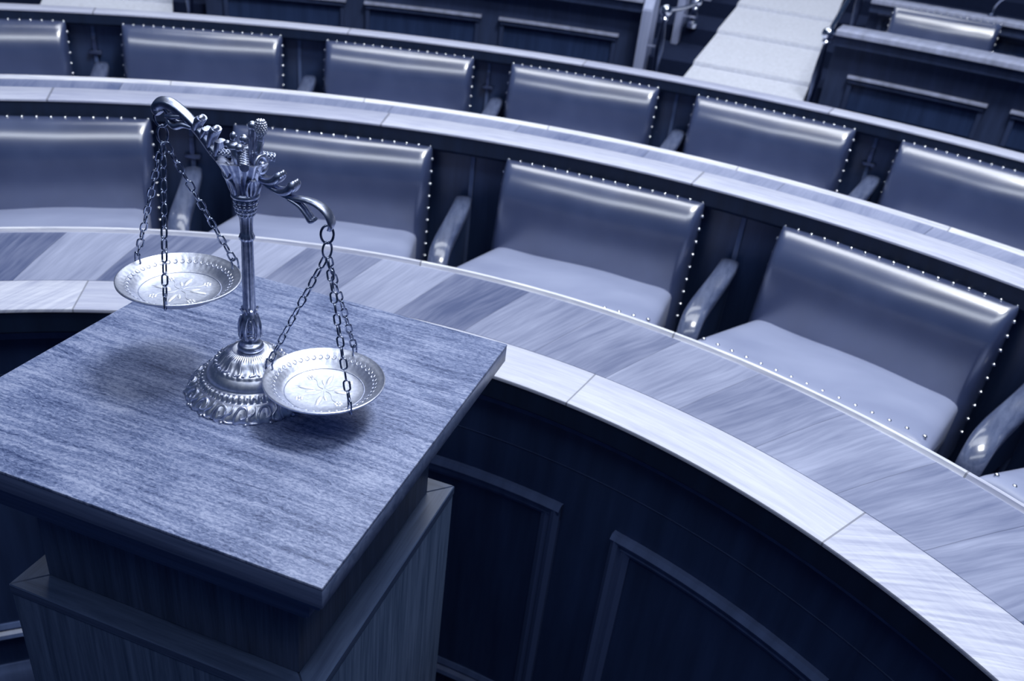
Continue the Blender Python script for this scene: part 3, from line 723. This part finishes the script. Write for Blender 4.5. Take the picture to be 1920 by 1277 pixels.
# flared fluted cup
lathe([(.006, .236), (.0128, .237), (.0136, .243), (.0156, .250), (.0186, .258), (.0224, .266), (.0258, .272), (.0225, .2725), (.013, .268), (.004, .267)], 80, bm, lambda i, r, z, t: (r * (1 + .10 * math.cos(4 * (t + .35))) + (.0009 * math.cos(20 * t) if 0 < i < 7 else 0), z))
for v in bm.verts: v.co.x += OX
beam = obj('beam', bm, M['metal_dark'], sca, 60)
def P2(s, z, y=0): return Vector((s + OX, y, z))
def ribbon(bm, pts, hw, th, n=14):
    p = smoothpath(pts, 6); k = len(p)
    def it(L, i): q = i * (len(L) - 1) / (k - 1); a = min(int(q), len(L) - 2); return L[a] + (L[a + 1] - L[a]) * (q - a)
    rings = []
    for i in range(k):
        t = (p[min(i + 1, k - 1)] - p[max(i - 1, 0)]).normalized(); nn = Vector((-t.z, 0, t.x)); a = it(hw, i); b = it(th, i)
        rings.append([bm.verts.new(p[i] + Vector((0, 1, 0)) * a * math.cos(2 * PI * j / n) * (1 - .12 * math.cos(4 * PI * j / n)) + nn * b * (math.sin(2 * PI * j / n) + .18 * math.cos(6 * PI * j / n))) for j in range(n)])
    for i in range(k - 1):
        for j in range(n): bm.faces.new((rings[i][j], rings[i][(j + 1) % n], rings[i + 1][(j + 1) % n], rings[i + 1][j]))
    bm.faces.new(list(reversed(rings[0]))); bm.faces.new(rings[-1])
bm = bmesh.new()
ribbon(bm, [P2(*q) for q in [(-.010, .256), (-.022, .263), (-.0342, .2735), (-.0435, .2845), (-.0529, .2945), (-.0618, .3022), (-.0703, .3075), (-.0795, .3112), (-.0875, .3112), (-.0938, .3080), (-.0955, .3030), (-.0925, .2995)]], [.0055, .005, .005, .0056, .0062, .0068, .0072, .0072, .006], [.0048, .0046, .0044, .0044, .0047, .0052, .0054, .005, .0036])
for y in (-.0036, 0, .0036):
    tube(bm, smoothpath([P2(-.052, .290, y * .6), P2(-.0495, .296, y), P2(-.0468, .3012, y * 1.1), P2(-.0445, .3040, y)], 5), [0.00179, 0.00307, 0.00397, 0.00358], 8)
    tube(bm, smoothpath([P2(-.046, .284, y * .6), P2(-.0420, .290, y), P2(-.0395, .2946, y)], 5), [0.00179, 0.00282, 0.00307], 8)
    tube(bm, smoothpath([P2(-.038, .276, y * .6), P2(-.0340, .286, y), P2(-.0305, .2938, y * 1.1), P2(-.0290, .2962, y)], 5), [0.00205, 0.00333, 0.00410, 0.00358], 8)
    tube(bm, smoothpath([P2(-.030, .268, y * .6), P2(-.0275, .277, y), P2(-.0255, .2850, y)], 5), [0.00179, 0.00307, 0.00333], 8)
    tube(bm, smoothpath([P2(-.055, .293, y), P2(-.064, .2945, y * 1.2), P2(-.0725, .2915, y * 1.3), P2(-.079, .2935, y), P2(-.0815, .298, y * .7)], 5), [0.00205, 0.00333, 0.00358, 0.00282, 0.00179], 8)
    tube(bm, smoothpath([P2(-.066, .302, y), P2(-.075, .3005, y * 1.2), P2(-.083, .2995, y)], 5), [0.00179, 0.00307, 0.00205], 8)
blob(bm, P2(-.0452, .3035), (.0034, .0052, .0034)); blob(bm, P2(-.0297, .2958), (.0034, .0052, .0034))
obj('left_arm', bm, M['metal_dark'], beam, 60)
bm = bmesh.new()
ribbon(bm, [P2(*q) for q in [(.006, .262), (.0144, .2567), (.030, .2490), (.0480, .2430), (.0600, .2432), (.0700, .2434), (.0790, .2420), (.0870, .2380), (.0930, .2315), (.0955, .2240), (.0935, .2180)]], [.005, .005, .0054, .006, .0066, .0072, .0078, .008, .0075, .006], [.0038, .0036, .0034, .003, .0028, .0026, .0026, .0026, .0026, .0022])
for y in (-.0040, 0, .0040):
    tube(bm, smoothpath([P2(.012, .2580, y * .6), P2(.024, .2550, y), P2(.034, .2570, y * 1.2), P2(.0395, .2625, y), P2(.0385, .2655, y * .8)], 5), [0.00205, 0.00307, 0.00410, 0.00461, 0.00358], 8)
    tube(bm, smoothpath([P2(.026, .2500, y * .6), P2(.040, .2470, y), P2(.0495, .2500, y * 1.2), P2(.0548, .2562, y), P2(.0535, .2595, y * .8)], 5), [0.00205, 0.00333, 0.00435, 0.00486, 0.00384], 8)
    tube(bm, smoothpath([P2(.050, .2415, y), P2(.061, .2370, y), P2(.069, .2290, y), P2(.0735, .2235, y * .9), P2(.0770, .2250, y * .7)], 5), [0.00179, 0.00230, 0.00230, 0.00256, 0.00179], 8)
obj('right_arm', bm, M['metal_dark'], beam, 60)
# crown ornaments
bm = bmesh.new()
def bar(a, r0, r1, z0, z1, rad):
    d = Vector((math.cos(a), math.sin(a), 0)); p = [Vector((OX, 0, 0)) + d * r + Vector((0, 0, z)) for r, z in ((r0, z0), (r1, z1))]
    n = 26; L = [p[0].lerp(p[1], i / n) for i in range(n + 1)]
    tube(bm, L, [rad * (1 + .10 * math.sin(i * 1.57)) for i in range(n + 1)], 12)
    for i in range(1, n, 2):
        for k in range(5):
            up = Vector((0, 0, 1)); sd = d.cross(up); t = PI * k / 4 + (.4 if i % 4 == 1 else 0); blob(bm, L[i] + (sd * math.cos(t) + up * math.sin(t)) * rad * .95, .0012, None, 1)
bar(PI, .010, .036, .2735, .2715, .0042); bar(-PI / 3.2, .004, .034, .2790, .2740, .0042); bar(.5, .008, .030, .277, .274, .004); bar(PI / 2 + .3, .006, .028, .276, .272, .004)
obj('volute_bars', bm, M['metal_dark'], beam, 60)
bm = bmesh.new()
for a, r, z, s_ in ((-PI / 2 - .45, .0185, .2605, .0068), (-.15, .0215, .2690, .0080), (PI / 2, .019, .262, .0068), (PI - .1, .019, .258, .005)):
    d = Vector((math.cos(a), math.sin(a), .1)).normalized(); R = d.to_track_quat('Z', 'Y').to_matrix()
    c0 = Vector((OX, 0, z)) + d * r
    torus(bm, c0, s_, .0021, R, 24, 8); blob(bm, c0 - d * .0005, (s_ * .9, s_ * .9, .0015), R); blob(bm, c0 + d * .001, s_ * .45)
for a in (-PI / 2 - .45, -PI / 5, PI / 2, -PI + .3, .4):       # acanthus straps on the cup
    d = Vector((math.cos(a), math.sin(a), 0)); sd = Vector((-d.y, d.x, 0))
    for s_ in (-1, 0, 1):
        tube(bm, smoothpath([Vector((OX, 0, .238)) + d * .0130 + sd * .003 * s_, Vector((OX, 0, .246)) + d * .0150 + sd * .0045 * s_, Vector((OX, 0, .253)) + d * .0175 + sd * .0035 * s_, Vector((OX, 0, .256)) + d * .0200 + sd * .002 * s_], 4), [.0014, .0018, .0018, .0014], 6)
obj('rosettes', bm, M['metal_dark'], beam, 60)
bm = bmesh.new()
tube(bm, smoothpath([P2(-.001, .262, -.008), P2(-.001, .274, -.011), P2(-.003, .283, -.010)], 4), [.003, .0036, .0045], 10)
blob(bm, P2(-.0045, .2860, -.009), (.0072, .0062, .0050)); blob(bm, P2(-.0105, .2875, -.010), (.0042, .0036, .0036)); blob(bm, P2(.0035, .2865, -.012), (.0045, .004, .004))
blob(bm, P2(-.0055, .2945, -.007), (.0036, .0036, .0052)); blob(bm, P2(.003, .2920, -.002), (.0050, .0050, .0055))
obj('bud', bm, M['metal_dark'], beam, 60)
bm = bmesh.new()
tube(bm, smoothpath([P2(.008, .266, .006), P2(.011, .280, .006), P2(.0155, .291, .005), P2(.018, .299, .004)], 5), [.003, .0042, .0045, .0036], 10)
tube(bm, smoothpath([P2(.004, .268, .008), P2(.0045, .288, .009), P2(.0060, .302, .008), P2(.0075, .3070, .006)], 5), [.003, .0042, .0038, .0030], 10)
blob(bm, P2(.0080, .3050, .004), (.0046, .0036, .0044))
tube(bm, smoothpath([P2(.014, .270, .0), P2(.0175, .283, -.001), P2(.019, .292, 0)], 5), [.003, .004, .0025], 10)
obj('leaf_stem', bm, M['metal_dark'], beam, 60)
bm = bmesh.new(); c0 = P2(.0185, .3055, .003)
blob(bm, c0, (.0052, .0052, .0086))
for q in range(8):
    f = -0.9 + q * .24; rr = .0052 * math.sqrt(max(0, 1 - f * f)); n = max(3, int(rr * 2600))
    for k in range(n):
        t = 2 * PI * (k + .5 * (q % 2)) / n; blob(bm, c0 + Vector((rr * math.cos(t), rr * math.sin(t), f * .0086)), (.0016, .0016, .0014), None, 1)
obj('pine_cone', bm, M['metal'], beam, 60)

# pans
pan_prof = [(.002, -.0140), (.030, -.0140), (.0425, -.0132), (.0470, -.0100), (.0510, -.0066), (.0555, -.0030), (.0600, -.0006), (.0625, .0004), (.0640, .0016), (.0650, .0010), (.0650, -.0006), (.0640, -.0016), (.0615, -.0018), (.0570, -.0042), (.0520, -.0082), (.0475, -.0118), (.0430, -.0150), (.030, -.0158), (.002, -.0158)]
def panfn(i, r, z, t):
    if i in (5,): return r, z + .0006 * abs(math.cos(24 * t)) - .0003
    if i == 4: return r, z + .0005 * abs(math.cos(24 * t))
    return r, z
def make_pan(loc, rs):
    p = obj('pan', lathe(pan_prof, 192, None, panfn), M['pan'], sca, 50, loc=loc)
    bm = bmesh.new()
    for k in range(44):
        t = 2 * PI * k / 44; R = Matrix.Rotation(t, 3, 'Z') @ Matrix.Rotation(-.55, 3, 'Y')
        torus(bm, (.0537 * math.cos(t), .0537 * math.sin(t), -.0042), .0024, .0005, R, 10, 5)
    obj('lobed_border', bm, M['pan'], p, 60)['label'] = 'embossed lobed border inside the pan rim'
    bm = bmesh.new()
    for k in range(8):
        t = 2 * PI * k / 8 + .2; R = Matrix.Rotation(t, 3, 'Z'); L = .024 if k % 2 else .030
        tube(bm, [R @ Vector((.003 + L * q / 6, .002 * math.sin(q), -.0138)) for q in range(7)], .0003, 5)
        if k % 2 == 0:
            blob(bm, R @ Vector((.020, .0, -.0139)), (.0095, .0030, .0009), R, 2)
            blob(bm, R @ Vector((.014, .005, -.0139)), (.006, .0018, .0005), R @ Matrix.Rotation(.5, 3, 'Z'), 2)
        else:
            for j in range(6): a = 2 * PI * j / 6; blob(bm, R @ Vector((.030 + .0032 * math.cos(a), .0032 * math.sin(a), -.0138)), (.0018, .0018, .0006), None, 1)
            blob(bm, R @ Vector((.030, 0, -.0138)), (.0016, .0016, .0007), None, 1)
    obj('floral_engraving', bm, M['engraving'], p, 60)['label'] = 'engraved flowers and leaves on the pan floor'
    bm = bmesh.new(); torus(bm, (0, 0, -.0131), .0425, .0007, None, 64, 6); obj('inner_ring', bm, M['pan'], p, 60)
    return p
RZ = Matrix.Rotation(-PHI, 3, 'Z')
def loc_of(wx, wy, wz): return RZ @ (Vector((wx, wy, wz)) - SB)
panL = loc_of(.0585, .7815, 1.1345); panR = loc_of(.2311, .7290, 1.062)
make_pan(panL, 1); make_pan(panR, 1)

def link_bm(L=.0072, Wd=.0042, r=.00105):
    bm = bmesh.new(); P = []
    for i in range(20):
        t = 2 * PI * i / 20; P.append(Vector(((Wd - r) * math.cos(t), 0, (L - Wd) * (1 if math.sin(t) > 0 else -1) * (1 if abs(math.sin(t)) > 1e-6 else 0) + (Wd - r) * math.sin(t))))
    tube(bm, P, r, 7, closed=True, ref=(0, 1, 0)); return bm
link_me = None
def chain(p0, p1, seed):
    global link_me
    p0 = Vector(p0); p1 = Vector(p1); d = p1 - p0; n = round(d.length / .0128) | 1
    e = thing_part('chain', p0, sca)
    q = d.to_track_quat('Z', 'X')
    rnd = random.Random(seed)
    for i in range(n):
        if link_me is None:
            o = obj('link', link_bm(), M['chain'], e, 70); link_me = o.data
        else:
            o = bpy.data.objects.new('link', link_me); COL.objects.link(o); o.parent = e
        o.location = d * ((i + .5) / n)
        s = d.length / n / .0128
        o.scale = (1, 1, s)
        o.rotation_euler = (q.to_matrix() @ Matrix.Rotation((PI / 2 if i % 2 else 0) + .5 + rnd.uniform(-.25, .25), 3, 'Z')).to_euler()
    return e
def thing_part(name, loc, parent):
    o = bpy.data.objects.new(name, None); COL.objects.link(o); o.parent = parent; o.location = loc; o.empty_display_size = .01
    return o
def hookset(x, z, pan, angs, seed):
    top = Vector((x + OX, 0, z))
    # ring through the arm end
    bm = bmesh.new(); R = Matrix.Rotation(PI / 2, 3, 'X') @ Matrix.Rotation(0.0, 3, 'Z')
    P = [top + Vector((.0055 * math.cos(t), .003 * math.cos(t), -.0085 + .0095 * math.sin(t))) for t in [2 * PI * i / 24 for i in range(24)]]
    tube(bm, P, .0013, 8, closed=True); obj('hanging_ring', bm, M['chain'], sca, 70)
    c1 = top + Vector((0, 0, -.0255))
    bm = bmesh.new(); P = [c1 + Vector((.0045 * math.cos(t) * .6, .0045 * math.cos(t), .0090 * math.sin(t))) for t in [2 * PI * i / 22 for i in range(22)]]
    tube(bm, P, .0012, 8, closed=True); obj('hook_link', bm, M['chain'], sca, 70)
    st = c1 + Vector((0, 0, -.0085))
    for k, a in enumerate(angs):
        t = math.radians(a) - PHI
        d = Vector((math.cos(t), math.sin(t), 0)); rim = pan + d * .0640 + Vector((0, 0, .0015))
        e = rim + Vector((0, 0, .0065)) - d * .002
        off = Vector((math.cos(t), math.sin(t), 0)) * .0018
        chain(st + off, e + Vector((0, 0, .001)), seed + k)
        bm = bmesh.new(); sd = Vector((-d.y, d.x, 0))
        pts = [e + Vector((0, 0, .002)), e + d * .003 + Vector((0, 0, .0035)), e + d * .0045 + Vector((0, 0, -.001)), rim + d * .0028 + Vector((0, 0, .001)), rim + d * .003 + Vector((0, 0, -.004)), rim - d * .001 + Vector((0, 0, -.0055)), rim - d * .0045 + Vector((0, 0, -.002)), rim - d * .004 + Vector((0, 0, .003)), e - d * .003 + Vector((0, 0, .001)), e + Vector((0, 0, .0045)) - d * .001]
        tube(bm, smoothpath(pts, 4), .00105, 7); obj('rim_hook', bm, M['chain'], sca, 70)
hookset(-.0915, .3045, panL, (155, -80, 42), 10)
hookset(.0905, .2205, panR, (172, -52, 72), 20)
